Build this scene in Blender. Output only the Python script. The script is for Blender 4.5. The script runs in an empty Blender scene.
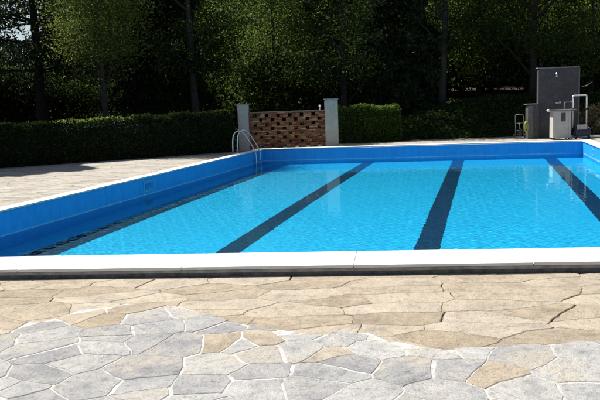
import bpy, bmesh, math, random
import numpy as np
from mathutils import Vector, Matrix, noise
R = math.radians
scene = bpy.context.scene
COL = scene.collection
rng = random.Random(7)

# ------------------------------------------------------------------ helpers
def tag(o, label=None, cat=None, group=None, kind=None):
    if label: o['label'] = label
    if cat: o['category'] = cat
    if group: o['group'] = group
    if kind: o['kind'] = kind
    return o

def empty(name, loc, rz=0.0):
    o = bpy.data.objects.new(name, None); COL.objects.link(o)
    o.location = loc; o.rotation_euler = (0, 0, rz); o.empty_display_size = .1
    return o

class MB:
    """collects geometry, builds ONE mesh object"""
    def __init__(s): s.v = []; s.f = []; s.sm = []
    def add(s, vs, fs, smooth=False):
        o = len(s.v); s.v += [tuple(v) for v in vs]
        for f in fs: s.f.append(tuple(i + o for i in f)); s.sm.append(smooth)
    def box(s, c, d, rz=0.0, bev=0.0, M=None):
        hx, hy, hz = d[0] / 2, d[1] / 2, d[2] / 2
        bm = bmesh.new(); bmesh.ops.create_cube(bm, size=1)
        for v in bm.verts: v.co = Vector((v.co.x * d[0], v.co.y * d[1], v.co.z * d[2]))
        if bev > 0: bmesh.ops.bevel(bm, geom=bm.edges[:], offset=bev, segments=2, affect='EDGES')
        T = Matrix.Translation(c) @ Matrix.Rotation(rz, 4, 'Z')
        if M is not None: T = M @ T
        bm.verts.index_update()
        s.add([T @ v.co for v in bm.verts], [[v.index for v in f.verts] for f in bm.faces])
        bm.free()
    def tube(s, pts, rad, seg=10, cap=True):
        pts = [Vector(p) for p in pts]
        if not isinstance(rad, (list, tuple)): rad = [rad] * len(pts)
        vs = []; fs = []; prev = None
        for i, p in enumerate(pts):
            t = (pts[min(i + 1, len(pts) - 1)] - pts[max(i - 1, 0)]).normalized()
            if prev is None:
                a = Vector((0, 0, 1)) if abs(t.z) < .9 else Vector((1, 0, 0))
                n = t.cross(a).normalized()
            else:
                n = (prev - t * prev.dot(t)).normalized()
            prev = n; b = t.cross(n)
            for k in range(seg):
                an = 2 * math.pi * k / seg
                vs.append(p + (n * math.cos(an) + b * math.sin(an)) * rad[i])
        for i in range(len(pts) - 1):
            for k in range(seg):
                a, b2 = i * seg + k, i * seg + (k + 1) % seg
                fs.append((a, b2, b2 + seg, a + seg))
        if cap:
            fs.append(tuple(range(seg))[::-1]); fs.append(tuple(range((len(pts) - 1) * seg, len(pts) * seg)))
        s.add(vs, fs, True)
    def lathe(s, prof, c=(0, 0, 0), seg=16, axis='Z'):
        vs = []; fs = []
        for r, z in prof:
            for k in range(seg):
                a = 2 * math.pi * k / seg
                q = (r * math.cos(a), r * math.sin(a), z)
                if axis == 'X': q = (q[2], q[0], q[1])
                if axis == 'Y': q = (q[0], q[2], q[1])
                vs.append((q[0] + c[0], q[1] + c[1], q[2] + c[2]))
        for i in range(len(prof) - 1):
            for k in range(seg):
                a, b = i * seg + k, i * seg + (k + 1) % seg
                fs.append((a, b, b + seg, a + seg))
        fs.append(tuple(range(seg))[::-1]); fs.append(tuple(range((len(prof) - 1) * seg, len(prof) * seg)))
        s.add(vs, fs, True)
    def prism(s, poly, z0, z1):
        n = len(poly)
        vs = [(x, y, z0) for x, y in poly] + [(x, y, z1) for x, y in poly]
        fs = [tuple(range(n))[::-1], tuple(range(n, 2 * n))] + [(i, (i + 1) % n, n + (i + 1) % n, n + i) for i in range(n)]
        s.add(vs, fs)
    def build(s, name, mat, parent=None):
        me = bpy.data.meshes.new(name); me.from_pydata(s.v, [], s.f)
        me.polygons.foreach_set('use_smooth', s.sm); me.materials.append(mat)
        me.validate(); me.update()
        o = bpy.data.objects.new(name, me); COL.objects.link(o)
        if parent: o.parent = parent
        return o

def quads(name, centers, nrm_rand, size, mat, asp=1.6, parent=None, rs=None, up=0.0, droop=0.0, tris=False):
    """leaf cloud: one small rhombic face per centre, numpy-fast"""
    rs = rs or np.random.RandomState(1)
    n = len(centers); C = np.asarray(centers, float)
    N = rs.normal(size=(n, 3)); N[:, 2] += up; N /= np.linalg.norm(N, axis=1)[:, None]
    A = rs.normal(size=(n, 3)); A[:, 2] -= droop
    A -= N * (A * N).sum(1)[:, None]; A /= np.linalg.norm(A, axis=1)[:, None]
    B = np.cross(N, A)
    sz = size * rs.uniform(.6, 1.35, n)[:, None]
    l, w = A * sz * asp / 2, B * sz / 2
    V = np.stack([C - l, C + w * .9 - l * .1, C + l, C - w * .9 - l * .1], 1).reshape(-1, 3)
    me = bpy.data.meshes.new(name)
    me.vertices.add(4 * n); me.loops.add(4 * n); me.polygons.add(n)
    me.vertices.foreach_set('co', V.ravel()); me.loops.foreach_set('vertex_index', np.arange(4 * n))
    me.polygons.foreach_set('loop_start', np.arange(n) * 4); me.polygons.foreach_set('loop_total', np.full(n, 4))
    at = me.attributes.new('tone', 'FLOAT', 'FACE'); at.data.foreach_set('value', rs.uniform(0, 1, n))
    me.update(calc_edges=True); me.materials.append(mat)
    o = bpy.data.objects.new(name, me); COL.objects.link(o)
    if parent: o.parent = parent
    return o

# ------------------------------------------------------------------ materials
class NT:
    def __init__(s, name):
        s.m = bpy.data.materials.new(name); s.m.use_nodes = True
        s.t = s.m.node_tree; s.n = s.t.nodes; s.p = s.n['Principled BSDF']; s.out = s.n['Material Output']
    def new(s, typ, **kw):
        n = s.n.new(typ)
        for k, v in kw.items():
            if k in n.inputs: n.inputs[k].default_value = v
            else: setattr(n, k, v)
        return n
    def link(s, a, b): s.t.links.new(a, b)
    def noise(s, scale, detail=4, rough=.55, vec=None):
        n = s.new('ShaderNodeTexNoise'); n.inputs['Scale'].default_value = scale
        n.inputs['Detail'].default_value = detail; n.inputs['Roughness'].default_value = rough
        s.link(vec or s.coord(), n.inputs['Vector']); return n.outputs['Fac']
    def coord(s, which='Object'):
        if not hasattr(s, '_c'): s._c = s.new('ShaderNodeTexCoord')
        return s._c.outputs[which]
    def ramp(s, fac, stops):
        r = s.new('ShaderNodeValToRGB'); e = r.color_ramp.elements
        while len(e) < len(stops): e.new(.5)
        for i, (p, c) in enumerate(stops):
            e[i].position = p; e[i].color = (*c, 1) if len(c) == 3 else c
        s.link(fac, r.inputs[0]); return r.outputs[0]
    def mix(s, fac, a, b, mode='MIX'):
        m = s.new('ShaderNodeMix', data_type='RGBA', blend_type=mode)
        for k, v in ((0, fac), (6, a), (7, b)):
            if hasattr(v, 'is_linked') or hasattr(v, 'links'): s.link(v, m.inputs[k])
            else: m.inputs[k].default_value = v if k == 0 else (*v, 1)
        return m.outputs[2]
    def bump(s, h, strength=.3, dist=.01):
        b = s.new('ShaderNodeBump'); b.inputs['Strength'].default_value = strength; b.inputs['Distance'].default_value = dist
        s.link(h, b.inputs['Height']); s.link(b.outputs[0], s.p.inputs['Normal'])

def simple(name, c, rough=.6, metal=0, var=.15, nscale=8, bump=0):
    t = NT(name)
    f = t.noise(nscale)
    a = tuple(x * (1 - var) for x in c); b = tuple(min(1, x * (1 + var)) for x in c)
    t.link(t.ramp(f, [(.3, a), (.7, b)]), t.p.inputs['Base Color'])
    t.p.inputs['Roughness'].default_value = rough; t.p.inputs['Metallic'].default_value = metal
    if bump: t.bump(t.noise(nscale * 6), bump, .01)
    return t.m

def leafmat(name, dark, light, trans=.35, rough=.55):
    t = NT(name)
    a = t.new('ShaderNodeAttribute', attribute_name='tone')
    big = t.noise(.5, 2)
    c1 = t.ramp(a.outputs['Fac'], [(0, dark), (1, light)])
    c = t.mix(big, c1, tuple(x * .55 for x in dark))
    t.link(c1, t.p.inputs['Base Color'])
    t.p.inputs['Roughness'].default_value = rough
    t.p.inputs['Specular IOR Level'].default_value = .12
    tr = t.new('ShaderNodeBsdfTranslucent'); t.link(c1, tr.inputs[0])
    mx = t.new('ShaderNodeMixShader', Fac=trans)
    mx.inputs[0].default_value = trans
    t.link(t.p.outputs[0], mx.inputs[1]); t.link(tr.outputs[0], mx.inputs[2]); t.link(mx.outputs[0], t.out.inputs[0])
    return t.m

def stone_mat(name, c0, c1, c2, blot, blotk=.5):
    t = NT(name)
    a = t.new('ShaderNodeAttribute', attribute_name='tone')
    # every slab samples its own piece of rock: the pattern is shifted and turned by the slab's number
    sc_ = t.new('ShaderNodeMath', operation='MULTIPLY'); t.link(a.outputs['Fac'], sc_.inputs[0]); sc_.inputs[1].default_value = 173.0
    cb = t.new('ShaderNodeCombineXYZ'); t.link(sc_.outputs[0], cb.inputs[0]); t.link(sc_.outputs[0], cb.inputs[2])
    rt = t.new('ShaderNodeVectorRotate', rotation_type='Z_AXIS'); t.link(t.coord(), rt.inputs['Vector']); t.link(sc_.outputs[0], rt.inputs['Angle'])
    vec = t.new('ShaderNodeVectorMath', operation='ADD'); t.link(rt.outputs[0], vec.inputs[0]); t.link(cb.outputs[0], vec.inputs[1]); vec = vec.outputs[0]
    fr = t.new('ShaderNodeMath', operation='FRACT'); s7 = t.new('ShaderNodeMath', operation='MULTIPLY'); t.link(a.outputs['Fac'], s7.inputs[0]); s7.inputs[1].default_value = 37.0; t.link(s7.outputs[0], fr.inputs[0])
    base = t.ramp(a.outputs['Fac'], [(0, c0), (.5, c1), (1, c2)])
    mp = t.new('ShaderNodeMapping'); mp.inputs['Scale'].default_value = (.8, 1.5, 1); t.link(vec, mp.inputs[0])
    n1 = t.noise(3.2, 6, .65, vec); n2 = t.noise(11, 9, .74, mp.outputs[0]); n3 = t.noise(95, 5, .75, vec); n4 = t.noise(34, 6, .7, vec)
    k = t.mix(.8, base, t.ramp(n1, [(.3, (.62, .62, .63)), (.5, (.92, .92, .92)), (.72, (1.12, 1.1, 1.07))]), 'MULTIPLY')
    bm = t.new('ShaderNodeMath', operation='MULTIPLY'); t.link(t.ramp(n1, [(.46, (0, 0, 0)), (.60, (.9,) * 3)]), bm.inputs[0]); t.link(t.ramp(fr.outputs[0], [(.35, (0, 0, 0)), (.7, (blotk * 1.4,) * 3)]), bm.inputs[1])
    k = t.mix(bm.outputs[0], k, blot)
    k = t.mix(.62, k, t.ramp(n2, [(.33, (.42, .41, .40)), (.43, (.86, .86, .86)), (.52, (1, 1, 1)), (.68, (1.2, 1.19, 1.17))]), 'MULTIPLY')
    k = t.mix(.7, k, t.ramp(n4, [(.34, (.45, .44, .43)), (.43, (.96, .96, .96)), (.7, (1.1, 1.1, 1.1))]), 'MULTIPLY')
    k = t.mix(.6, k, t.ramp(n3, [(.32, (.5, .5, .5)), (.6, (1.12, 1.12, 1.12))]), 'MULTIPLY')
    t.link(k, t.p.inputs['Base Color'])
    t.p.inputs['Roughness'].default_value = .85; t.p.inputs['Specular IOR Level'].default_value = .25
    ad = t.new('ShaderNodeMath', operation='ADD'); t.link(n2, ad.inputs[0]); t.link(n3, ad.inputs[1])
    a2 = t.new('ShaderNodeMath', operation='ADD'); t.link(ad.outputs[0], a2.inputs[0]); t.link(n4, a2.inputs[1])
    t.bump(a2.outputs[0], .8, .014)
    return t.m

M = {}
M['stone_grey'] = stone_mat('grey_stone', (.36, .355, .35), (.44, .435, .42), (.52, .51, .48), (.46, .41, .32))
M['stone_beige'] = stone_mat('beige_stone', (.38, .315, .225), (.45, .38, .285), (.51, .445, .35), (.47, .39, .30))
M['mortar'] = simple('white_mortar', (.40, .39, .365), .9, 0, .4, 16, .6)
M['dirt'] = simple('dark_joint', (.16, .135, .11), .95, 0, .4, 15, .4)
def coping_mat():
    t = NT('white_coping')
    c = t.ramp(t.noise(2.4, 6, .65), [(.3, (.60, .585, .55)), (.55, (.72, .71, .68)), (.8, (.76, .75, .72))])
    c = t.mix(1.0, c, t.ramp(t.noise(16, 6, .7), [(.29, (.42, .40, .37)), (.37, (1, 1, 1))]), 'MULTIPLY')
    t.link(c, t.p.inputs['Base Color']); t.p.inputs['Roughness'].default_value = .65; t.bump(t.noise(45, 5), .3, .006); return t.m
M['coping'] = coping_mat()
M['kerb'] = simple('dark_kerb', (.15, .145, .14), .9, 0, .45, 14, .4)
M['concrete'] = simple('grey_concrete', (.45, .40, .33), .85, 0, .12, 6, .3)
M['steel'] = simple('stainless_steel', (.62, .62, .62), .22, 1, .05)
M['white_metal'] = simple('white_paint', (.75, .75, .73), .4, 0, .05)
M['black_plastic'] = simple('black_plastic', (.02, .02, .022), .45)
M['navy'] = simple('navy_plastic', (.015, .022, .06), .4)
M['yellow'] = simple('yellow_green_plastic', (.30, .34, .05), .45)
M['earth'] = simple('forest_floor', (.045, .036, .022), .95, 0, .5, 2.5, .5)
M['bark'] = simple('bark', (.03, .025, .02), .95, 0, .5, 7, 1.0)
M['bark_grey'] = simple('bark_grey', (.05, .047, .04), .95, 0, .45, 5, 1.0)
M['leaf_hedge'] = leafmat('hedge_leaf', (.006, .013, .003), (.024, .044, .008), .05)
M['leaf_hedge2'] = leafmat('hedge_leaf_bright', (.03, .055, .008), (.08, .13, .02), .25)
M['leaf_painted_sun'] = leafmat('hedge_leaf_painted_sun', (.12, .18, .02), (.27, .36, .06), .5)  # paler leaf for hedge tops, sunlight put into the colour
M['leaf_dark'] = leafmat('dark_leaf', (.02, .038, .008), (.06, .10, .022), .45)
M['leaf_mid'] = leafmat('mid_leaf', (.07, .11, .02), (.17, .24, .05), .55)
M['leaf_light'] = leafmat('light_leaf', (.085, .12, .022), (.19, .235, .055), .55)
M['needle'] = leafmat('needle', (.014, .028, .012), (.04, .065, .028), .3)
M['leaf_pale'] = leafmat('pale_leaf', (.14, .12, .06), (.24, .21, .11), .3)

# liner: printed pvc with fine speckle
def liner(name, lo, hi, scum=True):
    t = NT(name)
    n = t.noise(9, 3); v = t.new('ShaderNodeTexVoronoi'); v.inputs['Scale'].default_value = 28; t.link(t.coord(), v.inputs['Vector'])
    c = t.ramp(n, [(.3, lo), (.7, hi)])
    c = t.mix(.35, c, t.ramp(v.outputs['Distance'], [(0, (.8, .9, .95)), (.7, (1.1, 1.05, 1.02))]), 'MULTIPLY')
    if scum:   # lime line left by the water, and dull streaks running down from the rim
        sx = t.new('ShaderNodeSeparateXYZ'); t.link(t.coord(), sx.inputs[0])
        ad = t.new('ShaderNodeMath', operation='MULTIPLY_ADD'); t.link(t.noise(2.5, 4), ad.inputs[0]); ad.inputs[1].default_value = .035; t.link(sx.outputs[2], ad.inputs[2])
        band = t.ramp(ad.outputs[0], [(0, (0, 0, 0))])
        mr = t.new('ShaderNodeMapRange'); t.link(ad.outputs[0], mr.inputs[0]); mr.inputs[1].default_value = -.47; mr.inputs[2].default_value = -.37
        k = t.ramp(mr.outputs[0], [(0, (.4,) * 3), (.25, (1,) * 3), (.56, (.9,) * 3), (.68, (.08,) * 3), (1, (0, 0, 0))])
        gate = t.new('ShaderNodeMath', operation='GREATER_THAN'); t.link(ad.outputs[0], gate.inputs[0]); gate.inputs[1].default_value = -.50
        ml = t.new('ShaderNodeMath', operation='MULTIPLY'); t.link(k, ml.inputs[0]); t.link(gate.outputs[0], ml.inputs[1])
        m2 = t.new('ShaderNodeMath', operation='MULTIPLY'); t.link(ml.outputs[0], m2.inputs[0]); t.link(t.ramp(t.noise(14, 5), [(.3, (.35,) * 3), (.6, (.9,) * 3)]), m2.inputs[1])
        c = t.mix(m2.outputs[0], c, (.55, .70, .76))
        mp = t.new('ShaderNodeMapping'); mp.inputs['Scale'].default_value = (3, 3, .35); t.link(t.coord(), mp.inputs[0])
        c = t.mix(.5, c, t.ramp(t.noise(2.2, 5, .6, mp.outputs[0]), [(.35, (.72, .78, .84)), (.6, (1.06, 1.04, 1.02))]), 'MULTIPLY')
        t.bump(t.noise(1.7, 2, .5, mp.outputs[0]), .5, .03)
    t.link(c, t.p.inputs['Base Color']); t.p.inputs['Roughness'].default_value = .4
    return t.m
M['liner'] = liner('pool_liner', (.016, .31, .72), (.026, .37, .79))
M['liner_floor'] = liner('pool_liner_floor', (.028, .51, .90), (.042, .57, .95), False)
M['liner_painted_shade'] = liner('pool_liner_painted_shade', (.004, .10, .34), (.008, .14, .42), False)  # shade on the underwater left wall, put into a darker blue
M['lane'] = simple('dark_blue_line', (.002, .03, .09), .5, 0, .2, 10)

def water():
    t = NT('pool_water'); g = t.new('ShaderNodeBsdfGlass'); g.inputs['IOR'].default_value = 1.333
    g.inputs['Roughness'].default_value = 0; g.inputs['Color'].default_value = (.70, .99, 1, 1)
    t.link(g.outputs[0], t.out.inputs[0]); return t.m
M['water'] = water()

# ------------------------------------------------------------------ camera
cam = bpy.data.cameras.new('camera'); co = bpy.data.objects.new('camera', cam); COL.objects.link(co)
cam.sensor_width = 36; cam.lens = 36 * 720 / 600; cam.clip_end = 2000; cam.clip_start = .05
pit = R(7.668)
co.matrix_world = Matrix.Translation((0, 0, 1.6)) @ Matrix.Rotation(R(90) - pit, 4, 'X') @ Matrix.Rotation(-.035, 4, 'Z')
scene.camera = co

# ------------------------------------------------------------------ light
SUN_AZ = R(-52)      # from +y towards -x
SUN_EL = R(57)
sd = Vector((math.sin(SUN_AZ) * math.cos(SUN_EL), math.cos(SUN_AZ) * math.cos(SUN_EL), math.sin(SUN_EL)))
sl = bpy.data.lights.new('sun', 'SUN'); sl.energy = 4.2; sl.angle = R(.5); sl.color = (1, .955, .89)
so = bpy.data.objects.new('sun', sl); COL.objects.link(so); so.rotation_euler = sd.to_track_quat('Z', 'Y').to_euler(); so.location = (0, 0, 30)
sl.cycles.is_caustics_light = True
w = bpy.data.worlds.new('World'); scene.world = w; w.use_nodes = True
sky = w.node_tree.nodes.new('ShaderNodeTexSky'); sky.sky_type = 'NISHITA'; sky.sun_disc = False
sky.sun_elevation = SUN_EL; sky.sun_rotation = SUN_AZ; sky.air_density = 1.0; sky.dust_density = 1.2
w.node_tree.links.new(sky.outputs[0], w.node_tree.nodes['Background'].inputs[0]); w.node_tree.nodes['Background'].inputs[1].default_value = .05
scene.view_settings.view_transform = 'Standard'; scene.view_settings.look = 'None'; scene.view_settings.gamma = 1
scene.view_settings.exposure = 1.1
cy = scene.cycles
cy.use_denoising = True; cy.caustics_refractive = True; cy.caustics_reflective = False
cy.sample_clamp_indirect = 4; cy.max_bounces = 10; cy.transparent_max_bounces = 16
cy.diffuse_bounces = 4; cy.transmission_bounces = 8; cy.glossy_bounces = 4

# ------------------------------------------------------------------ plan of the pool (metres)
def V2(x, y): return Vector((x, y))
NL, FL, FR, NR = V2(-5.95, 8.23), V2(-1.24, 26.1), V2(9.72, 24.66), V2(5.5, 7.15)
U = V2(.2504, .9681)       # along the pool
WZ, BZ, DZ = -.44, -1.68, -.10
def inter(a, b, c, d):
    r, s = b - a, d - c; k = r.x * s.y - r.y * s.x
    t = ((c.x - a.x) * s.y - (c.y - a.y) * s.x) / k
    return a + r * t
def offset(poly, ds):
    """offset each side outwards (poly clockwise NL FL FR NR) by ds[i]"""
    n = len(poly); L = []
    for i in range(n):
        a, b = poly[i], poly[(i + 1) % n]; t = (b - a).normalized(); nn = V2(-t.y, t.x)
        L.append((a + nn * ds[i], b + nn * ds[i]))
    return [inter(*L[i - 1], *L[i]) for i in range(n)]
POOL = [NL, FL, FR, NR]
COP_OUT = offset(POOL, [.28, .34, .34, .66])

# shell: walls and floor (liner), real vessel with outer thickness
pool = empty('swimming_pool', (0, 0, 0))
tag(pool, 'large rectangular blue lined swimming pool with white rim filled with clear water', 'swimming pool')
wallp = offset(POOL, [.03] * 4)
m = MB(); n = 4
vs = [(p.x, p.y, -.045) for p in wallp] + [(p.x, p.y, BZ) for p in wallp]
m.add(vs, [(i, (i + 1) % n, n + (i + 1) % n, n + i)[::-1] for i in range(n)])
shell = m.build('basin_wall', M['liner'], pool)
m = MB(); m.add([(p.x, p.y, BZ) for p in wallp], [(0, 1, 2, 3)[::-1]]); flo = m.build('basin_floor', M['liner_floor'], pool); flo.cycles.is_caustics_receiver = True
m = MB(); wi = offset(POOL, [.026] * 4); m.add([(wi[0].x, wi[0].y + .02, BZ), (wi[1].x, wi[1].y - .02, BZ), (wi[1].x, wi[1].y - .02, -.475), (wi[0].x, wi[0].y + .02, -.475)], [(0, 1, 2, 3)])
lw = m.build('lower_wall_painted_shade', M['liner_painted_shade'], pool); lw.cycles.is_caustics_receiver = True  # dark sheet over the left wall only: its shade painted in
# lane lines: strips of darker liner, following the basin
def frame(off, s):      # offset right of origin across the pool, distance along
    return V2(.9681, -.2504) * off + U * s
m = MB()
for off in (-6.98, -3.95, -.87, 2.17):
    a = frame(off, 0); nearp = inter(a, a + U, wallp[0], wallp[3]) ; farp = inter(a, a + U, wallp[1], wallp[2])
    p0, p1 = nearp + U * .6, farp - U * .25
    h = V2(.9681, -.2504) * (.27 if off < -6 else .195)
    z = BZ + .004
    m.add([(q.x, q.y, z) for q in (p0 - h, p0 + h, p1 + h, p1 - h)], [(0, 1, 2, 3)])
lanes = m.build('lane_lines', M['lane'], pool)
shell.cycles.is_caustics_receiver = True; lanes.cycles.is_caustics_receiver = True

# water surface with real ripples
def grid_in_quad(P, nu, nv):
    a, b, c, d = [np.array((p.x, p.y)) for p in P]     # NL FL FR NR
    u = np.linspace(0, 1, nu)[:, None, None]; v = np.linspace(0, 1, nv)[None, :, None]
    return (1 - u) * ((1 - v) * a + v * b) + u * ((1 - v) * d + v * c)
nu, nv = 560, 880
G = grid_in_quad(wallp, nu, nv); X, Y = G[..., 0], G[..., 1]
rs = np.random.RandomState(3); Z = np.zeros_like(X)
AMP = {.085: .0007, .11: .0007, .15: .0006, .2: .0006, .28: .0004, .4: .0003, .6: .0002, 1.2: .0003}
for k in range(80):
    lam0 = rs.choice(list(AMP)); lam = lam0 * rs.uniform(.85, 1.2)
    an = rs.uniform(0, 2 * math.pi); kx, ky = math.cos(an) * 2 * math.pi / lam, math.sin(an) * 2 * math.pi / lam
    Z += AMP[lam0] * lam * rs.uniform(.4, 1) * np.sin(kx * X + ky * Y + rs.uniform(0, 6.28) + .8 * np.sin(.7 * X + k) * np.cos(.6 * Y - k))
Z *= .42 + .5 * (.5 + .5 * np.sin(.9 * X + 1.3 * np.sin(.5 * Y)) * np.cos(.55 * Y + .8 * np.sin(.7 * X + 1)))
me = bpy.data.meshes.new('water_surface'); nvt = nu * nv
me.vertices.add(nvt); me.vertices.foreach_set('co', np.stack([X, Y, Z + WZ], -1).ravel())
idx = np.arange(nvt).reshape(nu, nv)
q = np.stack([idx[:-1, :-1], idx[1:, :-1], idx[1:, 1:], idx[:-1, 1:]], -1).reshape(-1, 4); nq = len(q)
me.loops.add(nq * 4); me.loops.foreach_set('vertex_index', q.ravel()); me.polygons.add(nq)
me.polygons.foreach_set('loop_start', np.arange(nq) * 4); me.polygons.foreach_set('loop_total', np.full(nq, 4)); me.polygons.foreach_set('use_smooth', np.ones(nq, bool))
me.update(calc_edges=True); me.materials.append(M['water'])
wo = bpy.data.objects.new('water', me); COL.objects.link(wo); tag(wo, kind='structure')
wo.cycles.is_caustics_caster = True

# coping slabs: four butted runs, with joints
kerb_in = offset(POOL, [.07] * 4); kerb_out = offset(COP_OUT, [-.03] * 4)
def ring(inn, out, z0, z1):
    mm = MB()
    for i in range(4):
        a, b, c, d = inn[i], inn[(i + 1) % 4], out[(i + 1) % 4], out[i]
        mm.prism([(p.x, p.y) for p in (a, b, c, d)][::-1], z0, z1)
    return mm
mm = MB()
for i in range(4):
    a, b, c, d = POOL[i], POOL[(i + 1) % 4], COP_OUT[(i + 1) % 4], COP_OUT[i]
    L = (b - a).length; ns = max(1, round(L / 1.55)); g = .0025 / L
    for k in range(ns):
        t0, t1 = k / ns + (g if k else 0), (k + 1) / ns - (g if k < ns - 1 else 0)
        A = a.lerp(b, t0); B = a.lerp(b, t1); Cc = d.lerp(c, t1); D = d.lerp(c, t0)
        dz = rng.uniform(-.0015, .0015)
        mm.prism([(p.x, p.y) for p in (A, B, Cc, D)][::-1], -.035, dz)
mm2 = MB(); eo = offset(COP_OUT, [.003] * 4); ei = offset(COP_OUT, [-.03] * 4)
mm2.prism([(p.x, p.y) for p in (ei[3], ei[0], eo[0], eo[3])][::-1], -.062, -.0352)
mm2.build('nosing_painted_shade', simple('nosing_shade_grey', (.26, .26, .26), .9, 0, .3, 9, .3), pool)  # grey strip painting the shade on the near coping's front edge
cop = mm.build('coping', M['coping'], pool)
bv = cop.modifiers.new('b', 'BEVEL'); bv.width = .006; bv.segments = 2
ring(kerb_in, kerb_out, -.30, -.0625).build('kerb', M['kerb'], pool)
#@@PART2
# pool fittings ------------------------------------------------------
def wall_frame(mb, c, t, up, nrm, w, h, bar, th):
    """square frame set against a wall"""
    c, t, up, nrm = map(Vector, (c, t, up, nrm))
    Mx = Matrix((( *t, 0), (*nrm, 0), (*up, 0), (0, 0, 0, 1)))
    Mx = Matrix.Identity(4)
    for i in range(3):
        Mx[i][0], Mx[i][1], Mx[i][2], Mx[i][3] = t[i], nrm[i], up[i], c[i]
    for x, z, dx, dz in ((0, h / 2 - bar / 2, w, bar), (0, -h / 2 + bar / 2, w, bar), (-w / 2 + bar / 2, 0, bar, h - 2 * bar), (w / 2 - bar / 2, 0, bar, h - 2 * bar)):
        mb.box((x, th / 2, z), (dx, th, dz), M=Mx)
    return Mx
liner_trim = simple('pale_blue_fitting', (.16, .42, .62), .4, 0, .05)
dark_open = simple('fitting_opening', (.04, .22, .42), .5)
uL = Vector((U.x, U.y, 0)); nL = Vector((U.y, -U.x, 0))
def on_left(y, z): 
    t = (y - wallp[0].y) / (wallp[1].y - wallp[0].y); p = wallp[0].lerp(wallp[1], t); return Vector((p.x, p.y, z))
mb = MB(); Mx = wall_frame(mb, on_left(17.2, -.24), uL, (0, 0, 1), nL, .56, .26, .035, .014)
sk = mb.build('skimmer', liner_trim, pool)
mb = MB(); mb.box((0, .005, 0), (.36, .006, .10), M=Mx); mb.build('skimmer_mouth', dark_open, sk)
mb = MB()
rw = (wallp[3] - wallp[2]).normalized(); rn = Vector((rw.y, -rw.x, 0))
if rn.x > 0: rn = -rn
pr = wallp[2] + rw * 2.2
Mr = Matrix.Identity(4)
for i in range(3):
    Mr[i][0], Mr[i][1], Mr[i][2], Mr[i][3] = (rw.x, rw.y, 0)[i], rn[i], (0, 0, 1)[i], (pr.x, pr.y, -.25)[i]
wall_frame(mb, (pr.x, pr.y, -.25), (rw.x, rw.y, 0), (0, 0, 1), rn, .34, .2, .03, .014)
mb.build('inlet_frame', liner_trim, pool)

# ladder --------------------------------------------------------------
lad = empty('pool_ladder', (-1.50, 25.2, 0), math.atan2(U.y, U.x) - math.pi / 2)
tag(lad, 'stainless steel pool ladder with two arched handrails at the far left corner of the pool', 'pool ladder')
def rail(y):
    pts = [(-.74, y, DZ), (-.74, y, .25), (-.71, y, .52), (-.63, y, .66), (-.5, y, .71), (-.36, y, .67), (-.22, y, .52), (0.0, y, .14), (.07, y, -.02), (.10, y, -.2), (.10, y, -1.25)]
    P = []
    for i in range(len(pts) - 1):
        p0, p1, p2, p3 = [Vector(pts[max(0, min(len(pts) - 1, j))]) for j in (i - 1, i, i + 1, i + 2)]
        for t in (0, .33, .66):
            P.append(.5 * ((2 * p1) + (p2 - p0) * t + (2 * p0 - 5 * p1 + 4 * p2 - p3) * t * t + (3 * p1 - p0 - 3 * p2 + p3) * t ** 3))
    P.append(Vector(pts[-1])); return P
for y in (-.25, .25):
    mb = MB(); mb.tube(rail(y), .024, 12); h = mb.build('handrail', M['steel'], lad)
    mb = MB(); mb.lathe([(.05, DZ), (.05, DZ + .012), (.028, DZ + .03)], (-.74, y, 0)); mb.build('foot_flange', M['steel'], h)
for z in (-.36, -.68, -1.0):
    mb = MB(); mb.box((.10, 0, z), (.085, .46, .03), bev=.008); mb.build('tread', M['steel'], lad)

# paving --------------------------------------------------------------
BND = [(-60, 5.6), (-2.98, 5.73), (-2.5, 5.75), (-2.07, 5.7), (-1.97, 5.95), (-1.7, 6.12), (-1.54, 6.28), (-1.16, 6.1), (-.8, 5.66), (-.42, 5.41), (.04, 5.21), (.48, 5.09), (.67, 4.91), (1.07, 4.79), (1.48, 4.76), (2.03, 4.77), (2.39, 4.67), (60, 4.3)]
def bound_y(x):
    for (x0, y0), (x1, y1) in zip(BND, BND[1:]):
        if x0 <= x <= x1: return y0 + (y1 - y0) * (x - x0) / (x1 - x0) + .16 * noise.noise(Vector((x * 1.7, 3.3, 0))) + .07 * noise.noise(Vector((x * 6, 8.3, 0)))
    return 5
def clip(poly, n, d):
    """keep n.p <= d"""
    out = []
    for i in range(len(poly)):
        a, b = poly[i], poly[(i + 1) % len(poly)]
        da, db = n[0] * a[0] + n[1] * a[1] - d, n[0] * b[0] + n[1] * b[1] - d
        if da <= 0: out.append(a)
        if (da < 0 < db) or (db < 0 < da):
            t = da / (da - db); out.append((a[0] + (b[0] - a[0]) * t, a[1] + (b[1] - a[1]) * t))
    return out
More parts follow.
